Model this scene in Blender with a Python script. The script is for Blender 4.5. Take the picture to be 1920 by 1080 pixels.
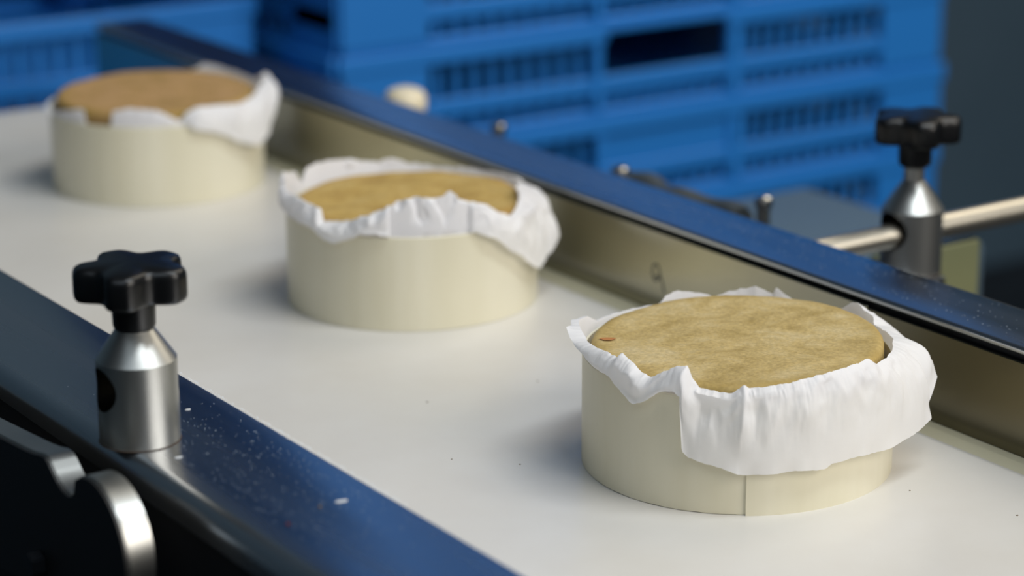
import bpy, bmesh, math, random
from mathutils import Vector, Matrix, noise
random.seed(7)
for o in list(bpy.data.objects): bpy.data.objects.remove(o)
C = bpy.context.scene.collection
PI = math.pi
ZB = 0.90                       # height of the belt above the factory floor
AZ = -0.595683                  # camera frame -> belt frame (belt runs along +Y)
PITCH, ROLL = 0.29154, -0.0042978

# ------------------------------------------------------------------ camera
sc = bpy.context.scene
cam = bpy.data.cameras.new('camera'); camo = bpy.data.objects.new('camera', cam); C.objects.link(camo)
def toW(x, y, z):
    return Vector((x*math.cos(AZ) - y*math.sin(AZ), x*math.sin(AZ) + y*math.cos(AZ), z))
cp, sp = math.cos(PITCH), math.sin(PITCH)
right, fwd, down = toW(1, 0, 0), toW(0, cp, -sp), toW(0, -sp, -cp)
cr, sr = math.cos(ROLL), math.sin(ROLL)
ux = right*cr - down*sr; vx = right*sr + down*cr
M = Matrix((ux, -vx, -fwd)).transposed().to_4x4()
M.translation = Vector((0, 0, ZB + 0.326889))
camo.matrix_world = M
cam.sensor_width = 36; cam.lens = 4458.7/1920*36
cam.clip_start = 0.02; cam.clip_end = 60
cam.dof.use_dof = True; cam.dof.focus_distance = 0.88; cam.dof.aperture_fstop = 6.4
cam.dof.aperture_blades = 0
sc.camera = camo

# ------------------------------------------------------------------ world and lamps
w = bpy.data.worlds.new('world'); sc.world = w; w.use_nodes = True
w.node_tree.nodes['Background'].inputs[0].default_value = (0.62, 0.74, 0.92, 1)
w.node_tree.nodes['Background'].inputs[1].default_value = 0.24
def area(name, loc, target, sx, sy, power, col):
    l = bpy.data.lights.new(name, 'AREA'); l.shape = 'RECTANGLE'; l.size = sx; l.size_y = sy
    l.energy = power; l.color = col
    o = bpy.data.objects.new(name, l); C.objects.link(o)
    o.location = loc; o.rotation_euler = (Vector(target)-Vector(loc)).to_track_quat('-Z', 'Y').to_euler()
    return o
area('ceiling_light_front', (1.35, -1.15, ZB+1.15), (0.6, 0.85, ZB), 1.6, 1.4, 35, (1.0, 0.94, 0.86))
area('ceiling_light_warm', (1.95, 1.0, ZB+1.6), (0.75, 0.9, ZB), 0.8, 1.5, 11, (1.0, 0.90, 0.74))
area('fill_light_cool', (-0.8, -0.5, ZB+1.8), (0.6, 0.7, ZB), 1.4, 1.2, 9, (0.76, 0.89, 1.0))  # unseen cool fill, added to soften the shadows
area('fill_light_crates', (0.9, 0.0, ZB+1.95), (1.1, 1.5, ZB), 1.4, 0.3, 22, (0.88, 0.95, 1.0))  # unseen lamp added to brighten the crates
sc.view_settings.view_transform = 'Standard'; sc.view_settings.look = 'None'
sc.view_settings.gamma = 1.0; sc.view_settings.use_curve_mapping = False
sc.view_settings.exposure = 0.08

# ------------------------------------------------------------------ materials
def s2l(c):
    return tuple(((v/255)/12.92 if v/255 <= .04045 else (((v/255)+.055)/1.055)**2.4) for v in c) + (1.0,)
def mat(name, rgb, rough=.5, metal=0., **kw):
    m = bpy.data.materials.new(name); m.use_nodes = True
    b = m.node_tree.nodes['Principled BSDF']
    b.inputs['Base Color'].default_value = s2l(rgb); b.inputs['Roughness'].default_value = rough
    b.inputs['Metallic'].default_value = metal
    for k, v in kw.items(): b.inputs[k.replace('_', ' ')].default_value = v
    return m
def nodes(m): return m.node_tree.nodes, m.node_tree.links, m.node_tree.nodes['Principled BSDF']
def coords(m, scale=(1, 1, 1)):
    n, l, b = nodes(m)
    t = n.new('ShaderNodeTexCoord'); mp = n.new('ShaderNodeMapping'); mp.inputs['Scale'].default_value = scale
    l.new(t.outputs['Object'], mp.inputs['Vector']); return mp.outputs['Vector']
def noise_mix(m, scale, stops, coord_scale=(1, 1, 1), detail=5, rough=.6, dist=0.):
    n, l, b = nodes(m)
    t = n.new('ShaderNodeTexNoise'); t.inputs['Scale'].default_value = scale; t.inputs['Detail'].default_value = detail
    t.inputs['Roughness'].default_value = rough; t.inputs['Distortion'].default_value = dist
    l.new(coords(m, coord_scale), t.inputs['Vector'])
    r = n.new('ShaderNodeValToRGB'); l.new(t.outputs['Fac'], r.inputs['Fac'])
    e = r.color_ramp.elements
    while len(e) < len(stops): e.new(.5)
    for i, (p, c) in enumerate(stops): e[i].position = p; e[i].color = s2l(c)
    return r.outputs['Color']
def bump(m, scale, strength, dist=.001, coord_scale=(1, 1, 1), detail=4):
    n, l, b = nodes(m)
    t = n.new('ShaderNodeTexNoise'); t.inputs['Scale'].default_value = scale; t.inputs['Detail'].default_value = detail
    l.new(coords(m, coord_scale), t.inputs['Vector'])
    bp = n.new('ShaderNodeBump'); bp.inputs['Strength'].default_value = strength; bp.inputs['Distance'].default_value = dist
    l.new(t.outputs['Fac'], bp.inputs['Height']); l.new(bp.outputs['Normal'], b.inputs['Normal'])
def rough_noise(m, scale, lo, hi, coord_scale=(1, 1, 1)):
    n, l, b = nodes(m)
    t = n.new('ShaderNodeTexNoise'); t.inputs['Scale'].default_value = scale; t.inputs['Detail'].default_value = 6
    l.new(coords(m, coord_scale), t.inputs['Vector'])
    r = n.new('ShaderNodeMapRange'); r.inputs['From Min'].default_value = .3; r.inputs['From Max'].default_value = .7
    r.inputs['To Min'].default_value = lo; r.inputs['To Max'].default_value = hi
    l.new(t.outputs['Fac'], r.inputs['Value']); l.new(r.outputs['Result'], b.inputs['Roughness'])

m_steel = mat('brushed_steel', (186, 190, 196), .25, 1.)
rough_noise(m_steel, 60, .2, .3, (1, .04, 1)); bump(m_steel, 900, .05, .0004, (1, .02, 1))
m_wall = mat('satin_steel', (160, 158, 142), .3, 1.)
rough_noise(m_wall, 40, .17, .27, (1, .3, 1)); bump(m_wall, 120, .05, .0006, (1, .12, 1))
m_bore_shade = mat('shaded_bore_steel', (104, 100, 92), .3, 1.)  # steel darkened: the shade inside the hole is put into the colour
m_wall2 = mat('darker_steel', (112, 108, 92), .24, 1.)  # near panel gets a darker base colour than the far one
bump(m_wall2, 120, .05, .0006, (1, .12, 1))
m_turn = mat('turned_steel', (184, 184, 180), .38, 1.)
m_rod = mat('satin_rod', (214, 208, 194), .36, 1.)
bump(m_turn, 1500, .06, .0003, (.02, .02, 1))
m_pol = mat('polished_steel', (205, 205, 202), .17, 1.)
m_dark = mat('dark_steel', (40, 43, 48), .5, .6)
m_skirt_shade = mat('skirt_shade', (16, 17, 20), .6)  # black stands in for the dark reflection on the rail's outer side
m_belt = mat('white_belt', (216, 212, 206), .3)
l_ = nodes(m_belt)[1]
l_.new(noise_mix(m_belt, 9, [(.3, (212, 207, 199)), (.7, (221, 218, 213))]), nodes(m_belt)[2].inputs['Base Color'])
bump(m_belt, 14, .12, .002)
m_strip = mat('cream_plastic', (196, 190, 164), .45)
m_black = mat('black_plastic', (9, 10, 12), .34)
bump(m_black, 700, .12, .0003)
m_veneer = mat('pale_veneer', (216, 208, 180), .4)
nodes(m_veneer)[1].new(noise_mix(m_veneer, 30, [(.3, (218, 211, 184)), (.7, (230, 224, 202))], (1, 1, .1)), nodes(m_veneer)[2].inputs['Base Color'])
m_veneer.node_tree.nodes['Principled BSDF'].inputs['Coat Weight'].default_value = .25
m_veneer.node_tree.nodes['Principled BSDF'].inputs['Coat Roughness'].default_value = .3
m_grain = mat('box_edge', (120, 118, 92), .8)
def rind(name, a, b_, c, sc_=70):
    m = mat(name, a, .75)
    n, l, b = nodes(m)
    col = noise_mix(m, sc_, [(.28, c), (.5, a), (.72, b_)], detail=8, rough=.7, dist=.4)
    fine = noise_mix(m, 700, [(.3, (205, 205, 205)), (.7, (255, 255, 255))], detail=3)
    mx = n.new('ShaderNodeMix'); mx.data_type = 'RGBA'; mx.blend_type = 'MULTIPLY'; mx.inputs[0].default_value = .8
    l.new(col, mx.inputs[6]); l.new(fine, mx.inputs[7])
    # rind is browner around its edge: an attribute painted on the mesh
    at = n.new('ShaderNodeAttribute'); at.attribute_name = 'edge'
    mx2 = n.new('ShaderNodeMix'); mx2.data_type = 'RGBA'
    l.new(at.outputs['Fac'], mx2.inputs[0]); l.new(mx.outputs[2], mx2.inputs[6]); mx2.inputs[7].default_value = s2l(c)
    l.new(mx2.outputs[2], b.inputs['Base Color'])
    bump(m, 330, .35, .0006, detail=8)
    return m
m_rind3 = rind('tan_rind', (202, 176, 116), (220, 200, 154), (164, 138, 74), 52)
m_rind2 = rind('golden_rind', (204, 170, 94), (212, 182, 116), (166, 128, 58))
m_rind1 = rind('brown_rind', (192, 152, 98), (202, 162, 116), (156, 128, 58))
m_paper = mat('waxed_tissue', (250, 249, 252), .5)
n, l, b = nodes(m_paper)
tr = n.new('ShaderNodeBsdfTranslucent'); tr.inputs[0].default_value = (.97, .97, .98, 1)
mxs = n.new('ShaderNodeMixShader'); mxs.inputs[0].default_value = .38
out = n['Material Output']
l.new(b.outputs[0], mxs.inputs[1]); l.new(tr.outputs[0], mxs.inputs[2]); l.new(mxs.outputs[0], out.inputs[0])
bump(m_paper, 60, .25, .002, detail=5)
m_blue = mat('blue_plastic', (36, 118, 196), .38)
bump(m_blue, 20, .1, .002)
m_slate = mat('slate_paint', (84, 102, 116), .5)
m_wallpaint = mat('grey_wall', (90, 114, 132), .7)
nodes(m_wallpaint)[1].new(noise_mix(m_wallpaint, 1.3, [(.3, (82, 106, 123)), (.7, (94, 119, 137))]), nodes(m_wallpaint)[2].inputs['Base Color'])
m_floor = mat('floor_concrete', (38, 42, 48), .5)
nodes(m_floor)[1].new(noise_mix(m_floor, 6, [(.3, (32, 36, 42)), (.7, (46, 50, 56))]), nodes(m_floor)[2].inputs['Base Color'])
m_ceil = mat('ceiling_paint', (120, 128, 138), .8)
m_ink = mat('pencil_mark', (70, 74, 72), .6)
m_white = mat('white_crumb', (225, 228, 230), .6)
m_dust = mat('pale_dust', (165, 180, 196), .7)
m_redm = mat('red_speck', (92, 22, 20), .6)
m_brown = mat('brown_speck', (110, 92, 66), .8)
m_grime = mat('rust_grime', (58, 42, 30), .8)
m_orange = mat('orange_spot', (178, 118, 66), .8)
m_olive = mat('olive_plastic', (124, 126, 92), .4)

# ------------------------------------------------------------------ helpers
def P(x, y, z): return (x, y, z + ZB)
def link(name, bm, m, parent=None, smooth=True, angle=35, loc=None):
    me = bpy.data.meshes.new(name)
    bmesh.ops.recalc_face_normals(bm, faces=bm.faces)
    bm.to_mesh(me); bm.free()
    if smooth:
        for p_ in me.polygons: p_.use_smooth = True
        me.set_sharp_from_angle(angle=math.radians(angle))
    me.materials.append(m)
    o = bpy.data.objects.new(name, me); C.objects.link(o)
    if parent: o.parent = parent
    if loc: o.location = loc
    return o
def thing(name, label, cat, loc, group=None, rz=0):
    o = bpy.data.objects.new(name, None); C.objects.link(o); o.location = loc; o.rotation_euler = (0, 0, rz)
    o.empty_display_size = .02
    return tag(o, label, cat, group)
def tag(o, label, cat, group=None, kind=None):
    o['label'] = label
    if cat: o['category'] = cat
    if group: o['group'] = group
    if kind: o['kind'] = kind
    return o
def box(bm, x0, x1, y0, y1, z0, z1, bev=0, seg=2):
    r = bmesh.ops.create_cube(bm, size=1)
    for v in r['verts']:
        v.co = Vector(((x0+x1)/2 + v.co.x*(x1-x0), (y0+y1)/2 + v.co.y*(y1-y0), (z0+z1)/2 + v.co.z*(z1-z0)))
    if bev:
        es = {e for v in r['verts'] for e in v.link_edges}
        bmesh.ops.bevel(bm, geom=list(es), offset=bev, segments=seg, affect='EDGES', profile=.5)
def lathe(bm, prof, n=64, cx=0, cy=0):
    rings = []
    for r, z in prof:
        if r < 1e-6: rings.append([bm.verts.new((cx, cy, z))])
        else: rings.append([bm.verts.new((cx+r*math.cos(2*PI*i/n), cy+r*math.sin(2*PI*i/n), z)) for i in range(n)])
    for a, b_ in zip(rings, rings[1:]):
        for i in range(n):
            j = (i+1) % n
            q = [a[i % len(a)], a[j % len(a)], b_[j % len(b_)], b_[i % len(b_)]]
            q = list(dict.fromkeys(q))
            if len(q) > 2: bm.faces.new(q)
def extrude_y(bm, pts, y0, y1, closed=True, ny=1):
    # pts in XZ
    rows = [[bm.verts.new((x, y0+(y1-y0)*k/ny, z)) for x, z in pts] for k in range(ny+1)]
    n_ = len(pts)
    for a, b_ in zip(rows, rows[1:]):
        for i in range(n_ if closed else n_-1):
            j = (i+1) % n_
            bm.faces.new((a[i], a[j], b_[j], b_[i]))
    if closed: bm.faces.new(rows[0]); bm.faces.new(rows[-1][::-1])
def extrude_x(bm, pts, x0, x1):
    a = [bm.verts.new((x0, y, z)) for y, z in pts]; b_ = [bm.verts.new((x1, y, z)) for y, z in pts]
    n_ = len(pts)
    for i in range(n_): bm.faces.new((a[i], a[(i+1) % n_], b_[(i+1) % n_], b_[i]))
    fa = bm.faces.new(a); fb = bm.faces.new(b_[::-1])
    return fa, fb
def arc(cx, cz, r, a0, a1, n_):
    return [(cx+r*math.cos(math.radians(a0+(a1-a0)*i/n_)), cz+r*math.sin(math.radians(a0+(a1-a0)*i/n_))) for i in range(n_+1)]

# ------------------------------------------------------------------ setting
def struct(name, bm, m, label):
    o = link(name, bm, m, smooth=False); o['kind'] = 'structure'; o['label'] = label; return o
bm = bmesh.new(); box(bm, -2.6, 4.2, -2.2, 3.1, -.1, 0); struct('floor', bm, m_floor, 'dark concrete factory floor')
bm = bmesh.new(); box(bm, -2.6, 4.2, 3.0, 3.1, 0, 3.0); struct('wall_back', bm, m_wallpaint, 'dull slate grey wall behind the blue crates')
bm = bmesh.new(); box(bm, 4.1, 4.2, -2.2, 3.0, 0, 3.0); struct('wall_right', bm, m_wallpaint, 'dull slate grey side wall')
bm = bmesh.new(); box(bm, -2.7, -2.6, -2.2, 3.1, 0, 3.0); struct('wall_left', bm, m_wallpaint, 'slate grey wall on the left, outside the view')
bm = bmesh.new(); box(bm, -2.6, 4.2, -2.3, -2.2, 0, 3.0); struct('wall_front', bm, m_wallpaint, 'slate grey wall behind the camera')
bm = bmesh.new(); box(bm, -2.6, 4.2, -2.2, 3.1, 3.0, 3.1); struct('ceiling', bm, m_ceil, 'grey ceiling')

# ------------------------------------------------------------------ conveyor
RT = .044
Y0, Y1 = -.25, 1.44
conv = thing('belt_conveyor', 'stainless steel conveyor with a white belt carrying the three cheeses', 'conveyor', (0.5, .6, 0))
def cpart(name, bm, m, **k):
    o = link(name, bm, m, **k); o.parent = conv; o.matrix_parent_inverse = Matrix.Translation((-.5, -.6, 0)); return o
bm = bmesh.new()
def belt_path():
    pts = [(y, 0.0) for y in [Y0+(1.407-Y0)*i/60 for i in range(61)]]
    pts += [(1.407+.022*math.sin(math.radians(a)), -.022+.022*math.cos(math.radians(a))) for a in range(10, 181, 10)]
    pts += [(y, -.044) for y in (1.2, .6, 0, Y0)]
    return pts
xs = [.362, .40, .45, .5, .55, .6, .622, .6265, .6295, .6315]
rows = []
for (y, z) in belt_path():
    row = []
    for x in xs:
        dz = 0 if x < .625 else (.0012 if x < .629 else (.0010 if x < .631 else -.0006))
        row.append(bm.verts.new(P(x, y, z + (dz if z > -.02 else 0))))
    rows.append(row)
for a, b_ in zip(rows, rows[1:]):
    for i in range(len(xs)-1): bm.faces.new((a[i], a[i+1], b_[i+1], b_[i]))
belt = cpart('belt', bm, m_belt)
md = belt.modifiers.new('t', 'SOLIDIFY'); md.thickness = .0018; md.offset = -1
bm = bmesh.new(); extrude_y(bm, [(x, z+ZB) for x, z in [(.6322, -.006), (.6434, -.006), (.6434, .0006), (.6385, .0006), (.6322, -.0012)]], Y0, 1.425)
cpart('edge_strip', bm, m_strip, smooth=False)
# slider bed under the belt
bm = bmesh.new(); box(bm, .35, .655, Y0, 1.38, ZB-.030, ZB-.006); cpart('slider_bed', bm, m_dark, smooth=False)
bm = bmesh.new()
n_ = 40
for x0_, x1_, r_ in ((.364, .63, .0195), (.33, .68, .006)):
    ra = [bm.verts.new(P(x0_, 1.407+r_*math.cos(2*PI*i/n_), -.022+r_*math.sin(2*PI*i/n_))) for i in range(n_)]
    rb = [bm.verts.new(P(x1_, 1.407+r_*math.cos(2*PI*i/n_), -.022+r_*math.sin(2*PI*i/n_))) for i in range(n_)]
    for i in range(n_): bm.faces.new((ra[i], ra[(i+1) % n_], rb[(i+1) % n_], rb[i]))
    bm.faces.new(ra); bm.faces.new(rb[::-1])
cpart('end_roller', bm, m_pol)
# near side rail: folded cap, rounded at its outer edge
def off(pts): return [(x, z+ZB) for x, z in pts]
near = [(.3655, -.004), (.3662, .0405)] + arc(.3650, RT-.0014, .0014, 0, 90, 5) + [(.345, RT), (.325, RT)] + \
       arc(.3185, RT-.0065, .0065, 90, 180, 10) + [(.312, .033), (.3140, .033), (.3140, .036), (.3185, .0412), (.3635, .0412), (.3635, -.004)]
bm = bmesh.new(); extrude_y(bm, off(near), Y0, Y1, ny=1)
near_rail = cpart('side_rail', bm, m_steel, angle=25); near_rail['label'] = 'wide steel rail top along the near side of the belt'
bm = bmesh.new(); box(bm, .3150, .3175, Y0, Y1, ZB-.09, ZB+.0395); cpart('shade_skirt', bm, m_skirt_shade, smooth=False)  # added panel, black where the rail side only mirrors the dark floor
# far side: inner wall panels, recess, cap
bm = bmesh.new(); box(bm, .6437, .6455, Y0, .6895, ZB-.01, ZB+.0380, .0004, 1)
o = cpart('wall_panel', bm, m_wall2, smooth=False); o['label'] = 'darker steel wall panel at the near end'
bm = bmesh.new(); box(bm, .6440, .6458, .6905, Y1, ZB-.01, ZB+.0386, .0004, 1)
cpart('wall_panel', bm, m_wall, smooth=False)
bm = bmesh.new(); box(bm, .6475, .655, Y0, Y1, ZB-.02, ZB+.0405); cpart('recess_bar', bm, m_dark, smooth=False)
far = [(.6468, RT-.0034)] + arc(.6454, RT-.0017, .0017, 270, 90, 8) + [(.66, RT), (.679, RT)] + arc(.679, RT-.004, .004, 90, 0, 6) + \
      [(.683, -.02), (.683, -.09), (.6805, -.09), (.6805, .0385), (.678, RT-.0034)]
bm = bmesh.new(); extrude_y(bm, off(far), Y0, Y1)
o = cpart('side_rail', bm, m_steel, angle=25); o['label'] = 'narrow steel cap rail along the far side of the belt'
# frame, cross members and legs below
for y in (-.1, .55, 1.25):
    bm = bmesh.new(); box(bm, .3150, .6800, y, y+.04, ZB-.085, ZB-.05); cpart('cross_member', bm, m_dark, smooth=False)
for y in (0.0, 1.22):
    for x in (.3150, .6400):
        bm = bmesh.new(); box(bm, x, x+.04, y, y+.04, 0.0, ZB-.085, .002, 1); cpart('leg', bm, m_dark, smooth=False)
bm = bmesh.new(); box(bm, .6832, .745, .80, 1.30, ZB+.004, ZB+.0085, .001, 1); cpart('outer_flange', bm, m_dark, smooth=False)
bm = bmesh.new(); box(bm, .6832, .7600, .762, .790, ZB+.0096, ZB+.0144, .001, 1); cpart('clamp_shelf', bm, m_steel, smooth=False)
# pencilled ring with a tail on the far wall
bm = bmesh.new()
pth = [( .8320 + .0028*math.cos(math.radians(a)), .0190 + .0040*math.sin(math.radians(a))) for a in range(-40, 330, 12)]
pth += [(.8285, .0180), (.8270, .0150), (.8262, .0125), (.8255, .0105)]
prev = None
for i, (y, z) in enumerate(pth):
    q = pth[min(i+1, len(pth)-1)]; p0 = pth[max(i-1, 0)]
    t = Vector((q[0]-p0[0], q[1]-p0[1])).normalized(); nn = Vector((-t.y, t.x))*.00045
    a = bm.verts.new(P(.64385, y+nn.x, z+nn.y)); b_ = bm.verts.new(P(.64385, y-nn.x, z-nn.y))
    if prev: bm.faces.new((prev[0], a, b_, prev[1]))
    prev = (a, b_)
o = cpart('pencil_mark', bm, m_ink, smooth=False); o['label'] = 'faint grey looped mark on the steel wall'
# worn, whitish burr along the inner edge of the near rail
bm = bmesh.new()
for i in range(320):
    y = random.uniform(.60, .80); x = .3668 - abs(random.gauss(0, .0007)); a = random.gauss(0, .35); L = random.uniform(.0006, .0030)
    dx, dy = math.sin(a)*L, math.cos(a)*L; w_ = .00010
    z = RT + .0001
    vs = [bm.verts.new(P(min(x, .3664), y, z)), bm.verts.new(P(min(x+w_, .3668), y, z)), bm.verts.new(P(min(x+dx+w_, .3672), y+dy, z+.0002)), bm.verts.new(P(min(x+dx, .3670), y+dy, z+.0002))]
    bm.faces.new(vs)
o = cpart('edge_scuff', bm, m_white, smooth=False); o['kind'] = 'stuff'; o['label'] = 'fine whitish scuffs along the inner rail edge'

# ------------------------------------------------------------------ cheese boxes
BOX = [(.5668, 1.1897), (.5670, .9204), (.5536, .6645)]
R, H = .06, .04395
A0 = math.degrees(AZ)
def cheese_box(k, label, seam, turns=40, chips=False):
    t = thing('cheese_box', label, 'box', P(*BOX[k], 0), 'veneer boxes on the conveyor belt', math.radians(A0))
    # band: one wound strip, its end overlapping its start at the seam
    bm = bmesh.new(); n_ = 180; th = .0011
    for layer in (0, 1):
        if layer == 0: a0, a1, ro = seam, seam+360, R-.0009
        else: a0, a1, ro = seam, seam+turns, R
        prev = None; m_ = n_ if layer == 0 else max(10, int(n_*turns/360)); first = None
        for i in range(m_+1):
            u = i/m_; a = math.radians(a0+(a1-a0)*u)
            r_ = ro - (.0009*max(0, (u-.6)/.4) if layer == 1 else 0) + .00025*math.sin(3*a+k)
            zb = .0002 + (.0005*max(0, noise.noise(Vector((a*14, k*3, 0)))) if chips else 0)
            if layer == 1: zb = 0.0
            c_, s_ = math.cos(a), math.sin(a)
            ring = [bm.verts.new((r_*c_, r_*s_, zb)), bm.verts.new((r_*c_, r_*s_, H-.0003)), bm.verts.new(((r_-.0003)*c_, (r_-.0003)*s_, H)),
                    bm.verts.new(((r_-th)*c_, (r_-th)*s_, H)), bm.verts.new(((r_-th)*c_, (r_-th)*s_, zb))]
            if prev:
                for j in range(5): bm.faces.new((prev[j], ring[j], ring[(j+1) % 5], prev[(j+1) % 5]))
            else: bm.faces.new(ring)
            prev = ring
        bm.faces.new(prev[::-1])
    link('side_band', bm, m_veneer, t, angle=40)
    bm = bmesh.new(); lathe(bm, [(0, .0006), (R-.0024, .0006), (R-.0024, .0030), (0, .0030)], 90)
    link('base_disc', bm, m_veneer, t)
    return t
cheese_box(0, 'pale veneer round box farthest along the belt, under the browner cheese', 120)
cheese_box(1, 'pale veneer round box in the middle of the belt, between the two others', 100)
cheese_box(2, 'pale veneer round box nearest on the belt, overlap seam in its front', -91.2, 150, True)

def cheese(k, label, r, ztop, m, tilt=(0, 0), lump=.0006, spot=None):
    bm = bmesh.new(); n_ = 120
    b0 = .0032; prof = [(0, b0), (r*.6, b0), (r-.003, b0), (r-.001, b0+.002), (r, b0+.006)]
    prof += [(r+.0002, ztop*.55), (r, ztop-.005)] + [(r-.0032+.0032*math.cos(math.radians(a)), ztop-.0032+.0032*math.sin(math.radians(a))) for a in (20, 40, 60, 80)]
    prof += [(r*f_, ztop) for f_ in (.92, .89, .85, .8, .74, .67, .6, .52, .44, .36, .28, .2, .12, .05)] + [(0, ztop)]
    lathe(bm, prof, n_)
    lay = bm.verts.layers.float.new('edge')
    for v in bm.verts:
        rr = math.hypot(v.co.x, v.co.y); a = math.atan2(v.co.y, v.co.x)
        nz = noise.noise(Vector((v.co.x*60, v.co.y*60, k*5+.3)))
        nf = noise.noise(Vector((v.co.x*240, v.co.y*240, k*9+.7)))
        if v.co.z > ztop-.006:
            v.co.z += lump*nz + .00022*nf + (tilt[0]*v.co.x + tilt[1]*v.co.y)
        wob = 1 + .006*noise.noise(Vector((math.cos(a)*2, math.sin(a)*2, k))) + .004*nf
        v.co.x *= wob; v.co.y *= wob
        e_ = max(0, min(1, (rr/r-.86)/.12)) if v.co.z > ztop-.006 else .45
        v[lay] = e_*(.45+.7*max(0, .5+nz))*.8
    o = link('cheese', bm, m, angle=60); o.location = P(*BOX[k], 0); o.rotation_euler = (0, 0, math.radians(A0))
    tag(o, label, 'cheese')
    if spot:
        bm = bmesh.new(); sx, sy, a_, b__ = spot; z = ztop + tilt[0]*sx + tilt[1]*sy
        vs = [bm.verts.new((sx+a_*math.cos(q)*(1+.25*math.sin(3*q)), sy+b__*math.sin(q), z+.0003)) for q in [2*PI*i/16 for i in range(16)]]
        bm.faces.new(vs); s_ = link('rind_spot', bm, m_orange, o); s_['label'] = 'small orange spot on the rind'
    return o
cheese(0, 'round cheese with the brownest rind, in the box farthest along the belt', .0553, .0518, m_rind1, (0, .02), .0005)
cheese(1, 'round golden cheese half hidden by crumpled tissue in the middle box', .0540, .0475, m_rind2, (0, 0), .0008)
cheese(2, 'round tan mottled cheese in the nearest box, its whole top showing', .0556, .0487, m_rind3, (.028, .012), .0006, (-.0490, .002, .0030, .0018))

# ------------------------------------------------------------------ tissue wrappers
def interp(tab, a):
    # tab: sorted (angle, values...), periodic
    n_ = len(tab)
    for i in range(n_):
        a0 = tab[i][0]; a1 = tab[(i+1) % n_][0] + (360 if i == n_-1 else 0)
        aa = a if a >= a0 or i < n_-1 else a
        if a0 <= aa <= a1 or (i == n_-1 and a0 <= a+360 <= a1):
            if not (a0 <= aa <= a1): aa = a+360
            u = (aa-a0)/max(1e-6, a1-a0); u = u*u*(3-2*u)*.5 + u*.5
            return [tab[i][j] + (tab[(i+1) % n_][j]-tab[i][j])*u for j in range(1, len(tab[i]))]
    return list(tab[0][1:])
def wrapper(k, label, crest, hem, folds, seed, fold_amp=.0011, in_r=.0572):
    crest = sorted(crest); hem = sorted(hem)
    bm = bmesh.new(); N = 960; rows_in, rows_out = 5, 16
    cols = []
    for i in range(N):
        a = -180 + 360*i/N; ar = math.radians(a)
        cr_, cz = interp(crest, a); hr, hz = interp(hem, a)
        jag = (.0007 if k < 2 else .00035)*noise.noise(Vector((a*.45, seed, 0))) + .0002*noise.noise(Vector((a*1.3, seed, 4)))
        cz += jag; hz += .6*jag
        col = []
        for j in range(rows_in):
            u = j/rows_in; z = .018 + (cz-.018)*u
            r_ = in_r + (cr_-in_r)*u*u + .0003*noise.noise(Vector((a*.2, u*5, seed)))
            col.append((r_, z))
        span = math.hypot(hr-cr_, hz-cz)
        for j in range(rows_out+1):
            u = j/rows_out
            # quadratic curve: rises off the crest, then hangs
            mr = cr_ + (hr-cr_)*.80 + .0012*min(1, span/.02); mz = cz - (cz-hz)*.12
            r_ = (1-u)**2*cr_ + 2*u*(1-u)*mr + u*u*hr; z = (1-u)**2*cz + 2*u*(1-u)*mz + u*u*hz
            f_ = 0
            for (fa, fw, fh, tilt_) in folds:
                d = (a + tilt_*(u-.5) - fa)/fw
                if abs(d) < 1: f_ += fh*(1-abs(d))**1.3
            env = math.sin(PI*min(1, u*1.1+.08))**.7 if u < 1 else .35
            X_ = a*1.1; Z_ = u*span*1000
            nn = noise.noise(Vector((X_*.07, Z_*.05, seed+2)))
            for f2_, w2_ in ((.075, 1.5), (.16, .8), (.36, .35)):
                nn += w2_*(.30-abs(noise.noise(Vector((X_*f2_+Z_*f2_*.35, Z_*f2_*.8, seed+12+f2_*40)))*1.6))
            amp = fold_amp*min(1, span/.010)
            r_ += env*(amp*nn + f_*min(1, span/.006))
            # stay clear of the box wall once outside, of its inner face while inside
            if hr > .0596:
                if z < H+.003 and u > .1: r_ = max(r_, .0605)
            else: r_ = min(r_ + env*.9*f_, .0583)
            col.append((r_, z))
        cols.append([bm.verts.new((q[0]*math.cos(ar), q[0]*math.sin(ar), q[1])) for q in col])
    for i in range(N):
        a_, b_ = cols[i], cols[(i+1) % N]
        for j in range(len(a_)-1): bm.faces.new((a_[j], b_[j], b_[j+1], a_[j+1]))
    o = link('tissue_wrapper', bm, m_paper, angle=75); o.location = P(*BOX[k], 0); o.rotation_euler = (0, 0, math.radians(A0))
    tag(o, label, 'paper')
    return o

c3 = [(-180, .0592, .0520), (-175, .0578, .0500), (-151, .0577, .0523), (-144.5, .0577, .0521), (-141, .0580, .0546), (-136.7, .0577, .0529),
      (-130, .0575, .0492), (-127.5, .0575, .0486), (-122, .0576, .0518), (-117, .0578, .0545), (-113, .0580, .0553), (-110.9, .0577, .0505), (-108.5, .0575, .0473),
      (-102, .0575, .0463), (-97, .0575, .0461), (-94.6, .0576, .048), (-92.7, .0580, .0496), (-90.8, .0576, .0481), (-76, .0575, .0495), (-72, .0575, .0503),
      (-59, .0576, .0518), (-45, .0576, .0520), (-40, .0577, .0523), (-34, .0580, .0488), (-20, .0585, .0487), (0, .0588, .0482), (20, .0590, .0470), (24, .0605, .0492), (28, .0598, .0500),
      (33, .0605, .0521), (36, .0605, .0515), (42, .0603, .0474), (50, .0590, .0450), (60, .0590, .0450), (64.8, .0600, .0483), (69.7, .0605, .0515), (70.9, .0605, .0487), (78, .0605, .0513),
      (81, .0605, .0502), (87, .0604, .0489), (93, .0600, .0468), (99, .0604, .0482), (102, .0605, .0489), (108, .0605, .0499), (112.4, .0605, .0486), (116, .0598, .0452), (150, .0598, .0462), (160, .0602, .0508), (170, .0606, .0524)]
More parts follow.
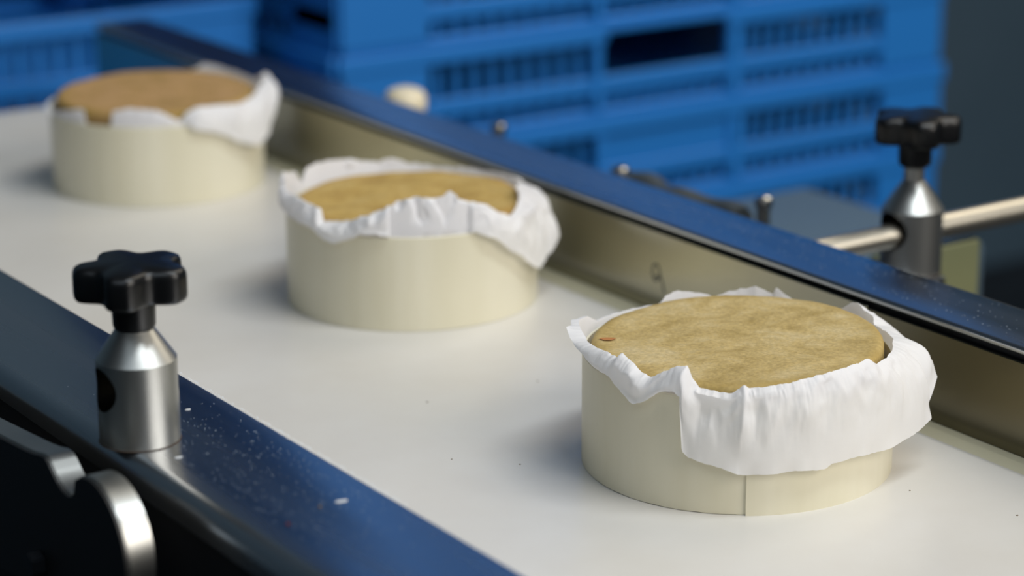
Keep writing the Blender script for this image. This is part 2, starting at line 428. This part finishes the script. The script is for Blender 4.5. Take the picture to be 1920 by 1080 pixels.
h3 = [(-180, .0650, .0530), (-177, .0640, .0505), (-172, .0630, .0492), (-162, .0622, .0484), (-152.8, .0624, .0463), (-143, .063, .0462), (-140.5, .063, .0439), (-130.8, .063, .0389),
      (-128.6, .063, .0399), (-120.5, .063, .0457), (-116.3, .063, .0466), (-114.0, .0632, .0452), (-113.2, .0634, .0340), (-112.8, .0632, .0245), (-110.8, .063, .0223), (-103.6, .063, .0203),
      (-91.4, .063, .0168), (-84, .063, .0171), (-75, .063, .0176), (-64.6, .063, .0168), (-61.5, .063, .0182), (-52, .0634, .0186), (-33.6, .0655, .0175), (-15, .0723, .0200), (-12, .0737, .0210),
      (-8, .0722, .0251), (-5, .0744, .0300), (0, .0766, .0328), (5, .0760, .0335), (10, .0716, .0352), (15, .0722, .0374), (20, .0716, .0380), (25, .0675, .0408), (30, .0655, .0430), (38, .0628, .0440), (50, .0618, .0442),
      (60, .0618, .0444), (112, .0616, .0450), (150, .0618, .0446), (160, .0628, .0500), (165, .0622, .0512), (170, .0636, .0524), (175, .0630, .0520)]
f3 = [(-131, 9, .0016, 0), (-113, 6, .0022, 4), (-104, 6, -.0008, -12), (-93, 5, .0020, 3), (-84.5, 5, .0010, -4), (-88.8, 3.5, -.0006, 0), (-70, 9, .0007, 10), (-55, 8, .0010, -14), (-30, 9, .0012, 10), (-14, 6, .0016, -6), (-2, 7, .0018, 4), (12, 5, -.0012, 2)]
wrapper(2, 'white tissue draped far down the front of the nearest cheese box', c3, h3, f3, 3.1)
c2 = [(-180, .0590, .0560), (-172, .0580, .0530), (-165, .0576, .0538), (-151, .0575, .0552), (-142, .0575, .0547), (-131.9, .0577, .0534), (-130, .0576, .0480), (-122, .0575, .0490), (-114.6, .0575, .0504),
      (-110, .0575, .0528), (-102, .0575, .0557), (-96.8, .0573, .0588), (-93.5, .0562, .0600), (-89.4, .0572, .0613), (-86, .0562, .0618), (-83, .0573, .0622), (-79, .0562, .0614), (-75.4, .0568, .0611), (-72.7, .0572, .0620), (-70.2, .0577, .0639), (-67, .0570, .0624), (-65.9, .0564, .0599),
      (-58.5, .0575, .0580), (-51.9, .0575, .0555), (-43, .0575, .0501), (-36, .0570, .0475), (-31, .0560, .0490), (-20, .0535, .0500), (-10, .0510, .0510), (0, .0490, .0515), (10, .0505, .0512), (20, .0545, .0490), (27, .0600, .0465), (41, .0603, .0484), (62, .0602, .0480), (78, .0603, .0474),
      (92, .0604, .0491), (102, .0606, .0521), (107.5, .0604, .0509), (113, .0604, .0514), (124, .0606, .0539), (140, .0607, .0551), (147, .0605, .0540), (152.8, .0598, .0481), (160, .0604, .0550), (170, .0600, .0570), (173, .0607, .0583)]
h2 = [(-180, .0620, .0482), (-165, .0616, .0470), (-152, .0616, .0463), (-132, .063, .0446), (-126, .063, .0409), (-121, .063, .0403), (-114, .063, .0427), (-108, .063, .0460), (-103, .0620, .0462), (-98, .0606, .0452), (-96.5, .0583, .0436), (-62, .0583, .0436), (-60.5, .0608, .0450),
      (-51.5, .063, .0411), (-40, .063, .0318), (-25, .0632, .0211), (-20, .0634, .0186), (-12, .0646, .0222), (-5, .0682, .0259), (-1, .0697, .0292), (5, .0672, .0320), (12, .0672, .0330), (25, .0676, .0380), (35, .0640, .0425), (45, .0616, .0440), (62, .0613, .0450), (150, .0616, .0450), (160, .0612, .0475), (168, .0614, .0530), (173, .0615, .0570), (177, .0618, .0530)]
f2 = [(-98, 5, .0012, 3), (-90, 3.5, .0014, 5), (-84, 3, -.0012, -4), (-78, 3.5, .0013, -6), (-71, 3, -.0010, 6), (-66, 3.5, .0012, -3), (-150, 8, .0012, 4), (-131, 7, .0020, 3), (-118, 6, -.0006, 0), (-50, 8, .0012, 8), (-32, 8, .0013, -6), (-12, 6, .0018, 4), (6, 7, .0014, 0), (20, 6, .0012, 0)]
wrapper(1, 'white tissue crumpled up in front of the golden cheese in the middle box', c2, h2, f2, 11.7, .0019)
c1 = [(-180, .0585, .0455), (-156, .0577, .0455), (-139, .0577, .0490), (-127, .0577, .0515), (-123.5, .0577, .0520), (-122, .0575, .0400), (-107.5, .0575, .0400), (-105, .0576, .0526), (-94, .0576, .0544), (-82, .0576, .0531), (-69, .0576, .0468), (-65, .0577, .0511), (-60, .0577, .0535), (-47, .0577, .0526), (-30, .0577, .0505), (-15, .0580, .0530),
      (0, .0590, .0560), (10, .0600, .0578), (15, .0610, .0585), (20, .0600, .0560), (30, .0590, .0520), (54, .0604, .0538), (65, .0604, .0552), (71, .0604, .0559), (76, .0600, .0520), (90, .0598, .0470), (150, .0598, .0452)]
h1 = [(-180, .0612, .0446), (-158, .0612, .0448), (-156, .0583, .0430), (-68, .0583, .0430), (-66, .0608, .0445), (-63, .063, .0425), (-55, .063, .0401), (-47, .063, .0369), (-37, .064, .0309), (-30, .0660, .0282), (-25, .0665, .0270), (-20, .0672, .0309), (-8, .0675, .0393), (0, .0688, .0484), (8, .0672, .0523), (15, .0640, .0566), (20, .0618, .0540), (30, .0612, .0480), (54, .0614, .0480), (75, .0612, .0460), (150, .0612, .0446)]
wrapper(0, 'white tissue standing up at the right of the brownest cheese, in the farthest box', c1, h1, [(-60, 8, .001, 0), (-40, 8, .0014, 5), (-18, 8, .0016, 0), (4, 6, .0014, 0)], 23.3)

# ------------------------------------------------------------------ rod clamps with star knobs
def star_knob(lobes_at, parent, z0):
    # z0: bottom of the hub; hub .0118, head .0112
    bm = bmesh.new()
    hub = [(0.0045, z0+.0002), (.0062, z0), (.0070, z0+.0010), (.0073, z0+.0020), (.0076, z0+.0125), (0.0, z0+.0125)]
    lathe(bm, hub, 48)
    n_ = 200; zl = z0+.0114; th = .0128
    def rad(a):
        c = max(math.cos(math.radians(((a-lobes_at) % 72) if ((a-lobes_at) % 72) < 36 else ((a-lobes_at) % 72)-72)*1.0), 0)
        d = abs(((a-lobes_at+36) % 72)-36)/36      # 0 at a lobe, 1 in a valley
        s_ = .5+.5*math.cos(PI*min(1, max(0, (d-.16)/.80)))
        return .0146 + (.0198-.0146)*s_
    prof = [(.80, 0.0), (.93, .0003), (.985, .0012), (1.0, .0026), (1.0, .0080), (.985, .0096), (.93, .0108), (.84, .0114), (.6, .0120), (.3, .0123)]
    rings = []
    for f_, dz in prof:
        ring = []
        for i in range(n_):
            a = 360*i/n_; r_ = rad(a)
            r2 = r_ - (1-f_)*.0125 if f_ > .75 else r_*f_*.95
            ring.append(bm.verts.new((r2*math.cos(math.radians(a)), r2*math.sin(math.radians(a)), zl+dz*th/.0123)))
        rings.append(ring)
    for a, b_ in zip(rings, rings[1:]):
        for i in range(n_): bm.faces.new((a[i], a[(i+1) % n_], b_[(i+1) % n_], b_[i]))
    top = bm.verts.new((0, 0, zl+th+.0001)); bot = bm.verts.new((0, 0, zl))
    for i in range(n_):
        bm.faces.new((rings[-1][i], rings[-1][(i+1) % n_], top)); bm.faces.new((rings[0][(i+1) % n_], rings[0][i], bot))
    return link('star_knob', bm, m_black, parent, angle=50)
def rod_clamp(x, y, z, label, knob_z, lobe_cam, bore=.0077):
    t = thing('rod_clamp', label, 'clamp', P(x, y, z), 'rod clamps with black star knobs on the conveyor')
    bm = bmesh.new(); r_ = .01385; Hb = .0294
    lathe(bm, [(0, 0), (r_-.0004, 0), (r_, .0004), (r_, Hb-.0001), (r_-.0001, Hb), (.0052, Hb+.0125), (.0048, Hb+.0128), (0, Hb+.0128)], 96)
    body = link('clamp_body', bm, m_turn, t, angle=30)
    bm = bmesh.new()
    cut = 40; ra = []
    for s_ in (-1, 1): ra.append([bm.verts.new((s_*.02, bore*math.cos(2*PI*i/cut), Hb-.0092+bore*math.sin(2*PI*i/cut))) for i in range(cut)])
    for i in range(cut): bm.faces.new((ra[0][i], ra[0][(i+1) % cut], ra[1][(i+1) % cut], ra[1][i]))
    bm.faces.new(ra[0]); bm.faces.new(ra[1][::-1])
    c_ = link('cutter', bm, m_dark); c_.location = P(x, y, z)
    md = body.modifiers.new('bore', 'BOOLEAN'); md.operation = 'DIFFERENCE'; md.object = c_; md.solver = 'EXACT'
    bpy.context.view_layer.update()
    me = bpy.data.meshes.new_from_object(body.evaluated_get(bpy.context.evaluated_depsgraph_get()))
    body.modifiers.clear(); body.data = me; bpy.data.objects.remove(c_)
    me.set_sharp_from_angle(angle=math.radians(30))
    me.materials.append(m_bore_shade)
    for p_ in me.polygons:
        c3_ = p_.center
        if math.hypot(c3_.y, c3_.z-(Hb-.0092)) < bore*1.01 and math.hypot(c3_.x, c3_.y) < r_*.985: p_.material_index = 1  # inner faces take the steel with shade in its colour
    bm = bmesh.new(); lathe(bm, [(0, Hb+.0129), (.0046, Hb+.0129), (.0046, max(Hb+.0133, knob_z-z+.004)), (0, max(Hb+.0133, knob_z-z+.004))], 32)
    link('threaded_stud', bm, m_turn, t)
    star_knob(lobe_cam + A0, t, knob_z-z)
    bm = bmesh.new(); lathe(bm, [(.0136, .0001), (.01415, .0001), (.0140, .0003), (.01386, .0004)], 64)
    o = link('base_grime', bm, m_grime, t, smooth=True); o['label'] = 'thin rusty ring around the foot'
    return t
rod_clamp(.3239, .7051, RT, 'polished clamp post with black star knob on the near rail, side hole empty', .0833, 194)
far_clamp = rod_clamp(.7524, .7787, .0146, 'polished clamp post with black star knob beyond the far rail, gripping a rod', .0632, 275, .0086)
far_clamp.scale = (1.035,)*3
bm = bmesh.new()
prof = [(0, 0), (.0050, 0), (.0059, .001), (.0059, .429), (.0050, .43), (0, .43)]
lathe(bm, prof, 40)
rod = link('guide_rod', bm, m_rod, angle=30); rod.location = P(.6836, .7787, .0146+(.0294-.0092)*1.035-.0024); rod.rotation_euler = (0, PI/2, 0)
tag(rod, 'bright steel rod passing sideways through the far clamp post', 'rod')

# ------------------------------------------------------------------ bolts on the far flange
def bolt(x, y, ztop, label, r_=.006, dome=.004):
    t = thing('bolt', label, 'bolt', P(x, y, .0085), 'bolts on the outer flange')
    h_ = ztop-.0085
    bm = bmesh.new(); lathe(bm, [(0, 0), (.0034, 0), (.0034, h_-.006), (0, h_-.006)], 24); link('shank', bm, m_pol, t)
    bm = bmesh.new(); lathe(bm, [(0, h_-.006), (r_, h_-.006), (r_, h_-.003), (r_*.92, h_-.0015), (r_*.6, h_-.0003), (0, h_)], 32); link('bolt_head', bm, m_pol, t)
    return t
bolt(.7294, 1.0889, .0315, 'small round bolt head left of the dark stretch, just beyond the far rail', .0045)
bolt(.7217, .9640, .0325, 'dull bolt head beyond the far rail, below the blue crates', .0050)
bolt(.7440, .8750, .0320, 'bright bolt head nearest to the far clamp, beyond the far rail', .0045)
t = thing('end_cap', 'large cream coloured round cap beyond the far rail, in front of the crates', 'cap', P(.7264, 1.1839, .0085))
bm = bmesh.new(); lathe(bm, [(0, 0), (.007, 0), (.007, .012), (0, .012)], 32); link('stem', bm, m_pol, t)
bm = bmesh.new(); lathe(bm, [(0, .012), (.0115, .012), (.0125, .014), (.0125, .021), (.0105, .0245), (.006, .0265), (0, .027)], 40)
m_cream = mat('cream_cap', (236, 222, 190), .3); link('cap_top', bm, m_cream, t)
# hose lying along the flange
bm = bmesh.new(); n_ = 20; prev = None
for i in range(60):
    u = i/59; y = .885+.095*u; x = .738+.003*math.sin(u*9); z = .0165+.0010*math.sin(u*17); rr = .0080
    ring = [bm.verts.new(P(x+rr*math.cos(2*PI*j/n_), y, z+rr*math.sin(2*PI*j/n_))) for j in range(n_)]
    if prev:
        for j in range(n_): bm.faces.new((prev[j], prev[(j+1) % n_], ring[(j+1) % n_], ring[j]))
    else: bm.faces.new(ring)
    prev = ring
bm.faces.new(prev[::-1])
m_hose = mat('grey_hose', (70, 74, 74), .5)
o = link('hose', bm, m_hose); tag(o, 'dark grey hose lying along the outer flange between two bolts', 'hose')

# ------------------------------------------------------------------ grey machine housing and mounting block beyond the far rail
t = thing('machine_housing', 'low slate grey machine housing between the far rail and the crates', 'machine', (.90, 1.03, 0))
bm = bmesh.new(); box(bm, -.10, .089, -.07, .0925, ZB-.32, ZB-.05, .006, 3); link('housing_box', bm, m_slate, t)
for sx, sy in ((-.085, -.055), (.07, -.055), (-.085, .075), (.07, .075)):
    bm = bmesh.new(); box(bm, sx-.01, sx+.01, sy-.01, sy+.01, 0, ZB-.32); link('leg', bm, m_dark, t, smooth=False)
t = thing('mounting_block', 'olive block with a bright top edge, just behind the far clamp', 'block', (.805, .825, 0))
bm = bmesh.new(); box(bm, -.03, .0345, -.006, .006, ZB-.05, ZB+.0065, .0015, 2); link('upright_plate', bm, m_olive, t)
bm = bmesh.new(); box(bm, -.026, .0325, -.0045, .010, ZB+.0065, ZB+.0080, .0005, 1); link('top_plate', bm, m_pol, t)
bm = bmesh.new(); box(bm, -.012, .012, .0062, .030, 0, ZB-.045, .001, 1); link('post', bm, m_dark, t)

# ------------------------------------------------------------------ hooked plate beside the near rail
t = thing('hooked_plate', 'thick steel plate with a hooked polished edge below the near clamp', 'bracket', (.29, .68, ZB))
out_ = [(1.0, .0165), (.747, .0398), (.7235, .0421), (.7155, .0432), (.7085, .0447), (.7055, .0446), (.7030, .0432), (.6995, .0405), (.6965, .0386), (.6925, .0370), (.6885, .0365), (.6850, .0374), (.6830, .0392)]
cy_, cz_, r_ = .6685, .0245, .0238
out_ += [(cy_+r_*math.cos(math.radians(a)), cz_+r_*math.sin(math.radians(a))) for a in range(58, 271, 6)]
out_ += [(.70, -.004), (.75, -.012), (1.0, -.03)]
bm = bmesh.new(); fa, fb = extrude_x(bm, [(y-.68, z) for y, z in out_], 0, .0095)
bmesh.ops.recalc_face_normals(bm, faces=bm.faces)
bmesh.ops.bevel(bm, geom=list(fa.edges)+list(fb.edges), offset=.0005, segments=2, affect='EDGES')
link('edge_plate', bm, m_turn, t, angle=28)
bm = bmesh.new(); extrude_x(bm, [(.6685-.68+(y-.6685)*.985, .0245+(z-.0245)*.985-.0002) for y, z in out_], -.0012, -.0001)
m_face_shade = mat('plate_face_shade', (14, 15, 17), .55); o = link('face_shade', bm, m_face_shade, t, smooth=False)  # black sheet stands in for the dark reflection on the plate's face
bm = bmesh.new()
ra = [[bm.verts.new((x_, .0334+.0048*math.cos(PI/3*i+.35), .0035+.0048*math.sin(PI/3*i+.35))) for i in range(6)] for x_ in (-.0062, -.0013)]
for i in range(6): bm.faces.new((ra[0][i], ra[0][(i+1) % 6], ra[1][(i+1) % 6], ra[1][i]))
bm.faces.new(ra[0]); bm.faces.new(ra[1][::-1])
bmesh.ops.bevel(bm, geom=list(bm.edges), offset=.0004, segments=2, affect='EDGES')
link('hex_bolt', bm, m_dark, t, angle=25)
# carrier that holds the plate on the rail
bm = bmesh.new(); box(bm, .0100, .0218, .12, .16, -.004, .010, .001, 1); link('spacer', bm, m_dark, t)

# ------------------------------------------------------------------ blue crates
CW, CD, CH = .60, .40, .073
posts = [(0, .080), (.2240, .2395), (.3590, .3785), (.5255, CW)]   # solid uprights of the long side
bays = [(.080, .2240), (.2395, .3590), (.3785, .5255)]
z_rim, z_up, z_mid, z_low, z_bot = CH, CH-.0140, CH-.0410, CH-.0545, .0060
def slat_mesh(h_):
    bm = bmesh.new(); box(bm, -.0030, .0030, -.0016, .0016, 0, h_, .0006, 1)
    me = bpy.data.meshes.new('slat'); bmesh.ops.recalc_face_normals(bm, faces=bm.faces); bm.to_mesh(me); bm.free(); me.materials.append(m_blue); return me
def crate_body(slats_joined, hole=False):
    bm = bmesh.new()
    th = .004
    # floor grid
    box(bm, .006, CW-.006, .006, CD-.006, .002, .006)
    for front in (1, 0):
        y0, y1 = (0, th) if front else (CD-th, CD)
        e = -.004 if front else 0
        # rim flange and bands
        if front:
            if hole:
                box(bm, 0, bays[1][0], -.006, th, z_up, z_rim, .0015, 2); box(bm, bays[1][1], CW, -.006, th, z_up, z_rim, .0015, 2)
                box(bm, bays[1][0]-.001, bays[1][1]+.001, -.006, th, z_up+.0075, z_rim, .0015, 2)
            else: box(bm, 0, CW, -.006, th, z_up, z_rim, .0015, 2)
            box(bm, .004, CW-.004, -.003, th, z_low, z_mid, .001, 1); box(bm, .004, CW-.004, -.003, th, 0, z_bot, .001, 1)
        else:
            box(bm, 0, CW, CD-th, CD+.006, z_up, z_rim, .0015, 2); box(bm, .004, CW-.004, CD-th, CD+.003, z_low, z_mid); box(bm, .004, CW-.004, CD-th, CD+.003, 0, z_bot)
        if not (hole and front): box(bm, posts[1][0]+.004, posts[2][1]-.004, (-.001 if front else CD-th), (th if front else CD+.001), z_mid-.001, z_up+.001)
        for a, b_ in posts:
            box(bm, a+.003, b_-.003, (-.0045 if front else CD-th), (th if front else CD+.0045), z_bot-.001, z_up+.001, .001, 1)
    for left in (1, 0):
        x0, x1 = ((-.0, th) if left else (CW-th, CW))
        box(bm, x0-(.005 if left else 0), x1+(0 if left else .005), 0, CD, z_up, z_rim, .0015, 2)
        box(bm, x0, x1, .004, CD-.004, z_low, z_mid); box(bm, x0, x1, .004, CD-.004, 0, z_bot)
        for a, b_ in ((0, .06), (.12, .135), (.265, .28), (.34, CD)): box(bm, x0, x1, a, b_, z_bot, z_up)
        for a, b_ in ((.06, .12), (.28, .34), (.135, .265)):
            k_ = int((b_-a)/.0154)
            for i in range(k_):
                y = a+(b_-a)*(i+.5)/k_
                box(bm, x0+.0005, x1-.0005, y-.0036, y+.0036, z_bot, z_low)
                if (a, b_) != (.135, .265): box(bm, x0+.0005, x1-.0005, y-.0036, y+.0036, z_mid, z_up)
    for yy in ([CD-.002, .002] if slats_joined else [CD-.002]):
        for x, z0, h_ in slat_spots():
            box(bm, x-.0036, x+.0036, yy-.0014, yy+.0014, z0, z0+h_)
    me = bpy.data.meshes.new('crate_body'); bmesh.ops.recalc_face_normals(bm, faces=bm.faces); bm.to_mesh(me); bm.free(); me.materials.append(m_blue); return me
def slat_spots():
    res = []
    for bi, (a, b_) in enumerate(bays):
        k_ = round((b_-a)/.0154)
        for i in range(k_):
            x = a+(b_-a)*(i+.5)/k_
            res.append((x, z_bot, z_low-z_bot))
            if bi != 1: res.append((x, z_mid, z_up-z_mid))
    return res
S_low, S_up = slat_mesh(z_low-z_bot), slat_mesh(z_up-z_mid)
ME_vis, ME_hid, ME_hole = crate_body(False), crate_body(True), crate_body(False, True)
def crate(x, y, z, label, group, detailed, hole=False):
    t = bpy.data.objects.new('plastic_crate', None); C.objects.link(t); t.location = (x, y, z); t.empty_display_size = .05
    tag(t, label, 'crate', group)
    o = bpy.data.objects.new('crate_body', ME_hole if hole else ME_vis if detailed else ME_hid); C.objects.link(o); o.parent = t
    if detailed:
        for sx, z0, h_ in slat_spots():
            s_ = bpy.data.objects.new('slat', S_low if abs(z0-z_bot) < 1e-6 else S_up); C.objects.link(s_); s_.parent = t; s_.location = (sx, .002, z0)
    return t
zr = ZB-.0072                                       # rim top of the crate with the hand hole in view
top_n = 9
XR, YR = .8445, 1.465+.006
vis = {1: 'blue slatted crate right above the one with the dark hand hole',
       0: 'blue slatted crate with the dark hand hole, in the right stack',
       -1: 'blue slatted crate right under the one with the dark hand hole',
       -2: 'lowest blue crate to be seen in the right stack, behind the far clamp'}
k0 = -int((zr-CH)/CH)
ORD = ['first', 'second', 'third', 'fourth', 'fifth', 'sixth', 'seventh', 'eighth', 'ninth', 'tenth', 'eleventh', 'twelfth', 'thirteenth']
base_gap = (zr-CH) - CH*int((zr-CH)/CH)
for k in range(k0, top_n+1):
    z = zr-CH + k*CH
    if k in vis: crate(XR + (.003 if k == -1 else 0), YR, z, vis[k], 'blue crates in the right stack', True, k == 0)
    else: crate(XR + random.uniform(-.003, .003), YR+random.uniform(-.002, .002), z, 'blue slatted crate, %s' % ('%s above the one with the hand hole, right stack' % ORD[k-1] if k > 1 else '%s up from the floor in the right stack' % ORD[k-k0]), 'blue crates in the right stack', False)
def dolly(name, label, x, y, h_):
    t = thing(name, label, 'dolly', (x, y, 0))
    bm = bmesh.new(); box(bm, 0, CW, 0, CD, max(.012, h_-.02), h_-.0002); link('deck', bm, m_blue, t, smooth=False)
    for a, b_ in ((.05, .05), (CW-.05, .05), (.05, CD-.05), (CW-.05, CD-.05)):
        bm = bmesh.new(); lathe(bm, [(0, 0), (.02, 0), (.02, max(.012, h_-.02)), (0, max(.012, h_-.02))], 20, a, b_); link('foot', bm, m_dark, t)
dolly('crate_dolly', 'blue base under the right stack of crates, below the picture', XR, YR, base_gap)
zl = ZB+.0285
kl = int((zl-CH)/CH); gl = (zl-CH)-CH*kl
XL, YL = .823-CW, 1.556
for k in range(-kl, 1):
    z = zl-CH+k*CH
    lab = {0: 'open blue crate on top of the left stack, behind the belt end', -1: 'blue crate second from the top of the left stack, mostly behind the belt end'}.get(k, 'blue slatted crate, %s up from the floor in the left stack' % ORD[k+kl])
    crate(XL, YL, z, lab, 'blue crates in the left stack', k >= -1)
dolly('crate_dolly', 'blue base under the left stack of crates, below the picture', XL, YL, gl)

# ------------------------------------------------------------------ crumbs, specks
def flake(bm, x, y, z, L, W, a, h_=.0002):
    c_, s_ = math.cos(a), math.sin(a)
    q = [(-L, 0), (-L*.55, -W*.8), (L*.4, -W), (L, -W*.1), (L*.5, W*.8), (-L*.6, W)]
    lo = [bm.verts.new(P(x+u*c_-v*s_, y+u*s_+v*c_, z)) for u, v in q]; hi = [bm.verts.new(P(x+u*c_-v*s_, y+u*s_+v*c_, z+h_)) for u, v in q]
    bm.faces.new(hi)
    for i in range(6): bm.faces.new((lo[i], lo[(i+1) % 6], hi[(i+1) % 6], hi[i]))
ES = Vector
for (x, y, L, W, a, m_, nm, lab, cat) in [
        (.3513, .6158, .0021, .00055, -.15, m_white, 'paper_sliver', 'largest white sliver on the near rail, towards the belt', 'sliver'),
        (.3506, .7222, .0010, .0003, -.2, m_white, 'paper_sliver', 'small white sliver on the near rail right of the clamp post', 'sliver'),
        (.3263, .6809, .0013, .0003, -.2, m_white, 'paper_sliver', 'pale sliver on the near rail right at the foot of the clamp post', 'sliver'),
        (.3434, .6157, .0007, .0004, .9, m_brown, 'crumb', 'brownish crumb beside the largest white sliver on the near rail', 'crumb'),
        (.3280, .6087, .0007, .0006, 0, m_redm, 'red_speck', 'dark red speck on the near rail', 'speck')]:
    bm = bmesh.new(); flake(bm, 0, 0, 0, L, W, a, .0003)
    o = link(nm, bm, m_, smooth=False)
    for v in o.data.vertices: v.co.z -= ZB
    o.location = P(x, y, RT); tag(o, lab, cat)
bm = bmesh.new()
for i in range(420):
    x = random.uniform(.325, .362); y = random.gauss(.655, .05)
    if (x-.3239)**2+(y-.7051)**2 < .0146**2 or y < .3: continue
    s_ = random.uniform(.00006, .00018)*(1.5 if random.random() < .08 else 1); flake(bm, x, y, RT, s_, s_*.7, random.uniform(0, 3), .00012)
o = link('crumbs', bm, m_dust, smooth=False); tag(o, 'fine white dust specks scattered over the near rail', 'crumbs', kind='stuff')
bm = bmesh.new()
for i in range(330):
    x = random.uniform(.65, .680); y = random.gauss(.74, .10)
    s_ = random.uniform(.00008, .00024); flake(bm, x, y, RT, s_, s_*.6, random.uniform(0, 3), .00012)
o = link('crumbs', bm, m_dust, smooth=False); tag(o, 'fine white dust specks scattered over the far rail', 'crumbs', kind='stuff')
bm = bmesh.new()
for (x, y, s_) in [(.4904, .7863, .0005), (.4629, .7249, .0004), (.4813, .7052, .0004), (.5429, .7819, .0004), (.60, .56, .0005), (.5425, .8875, .0004), (.585, .6, .0004)]:
    flake(bm, x, y, .0, s_, s_*.7, random.uniform(0, 3), .0002)
o = link('crumbs', bm, m_brown, smooth=False); tag(o, 'few tiny brown crumbs scattered on the white belt', 'crumbs', kind='stuff')
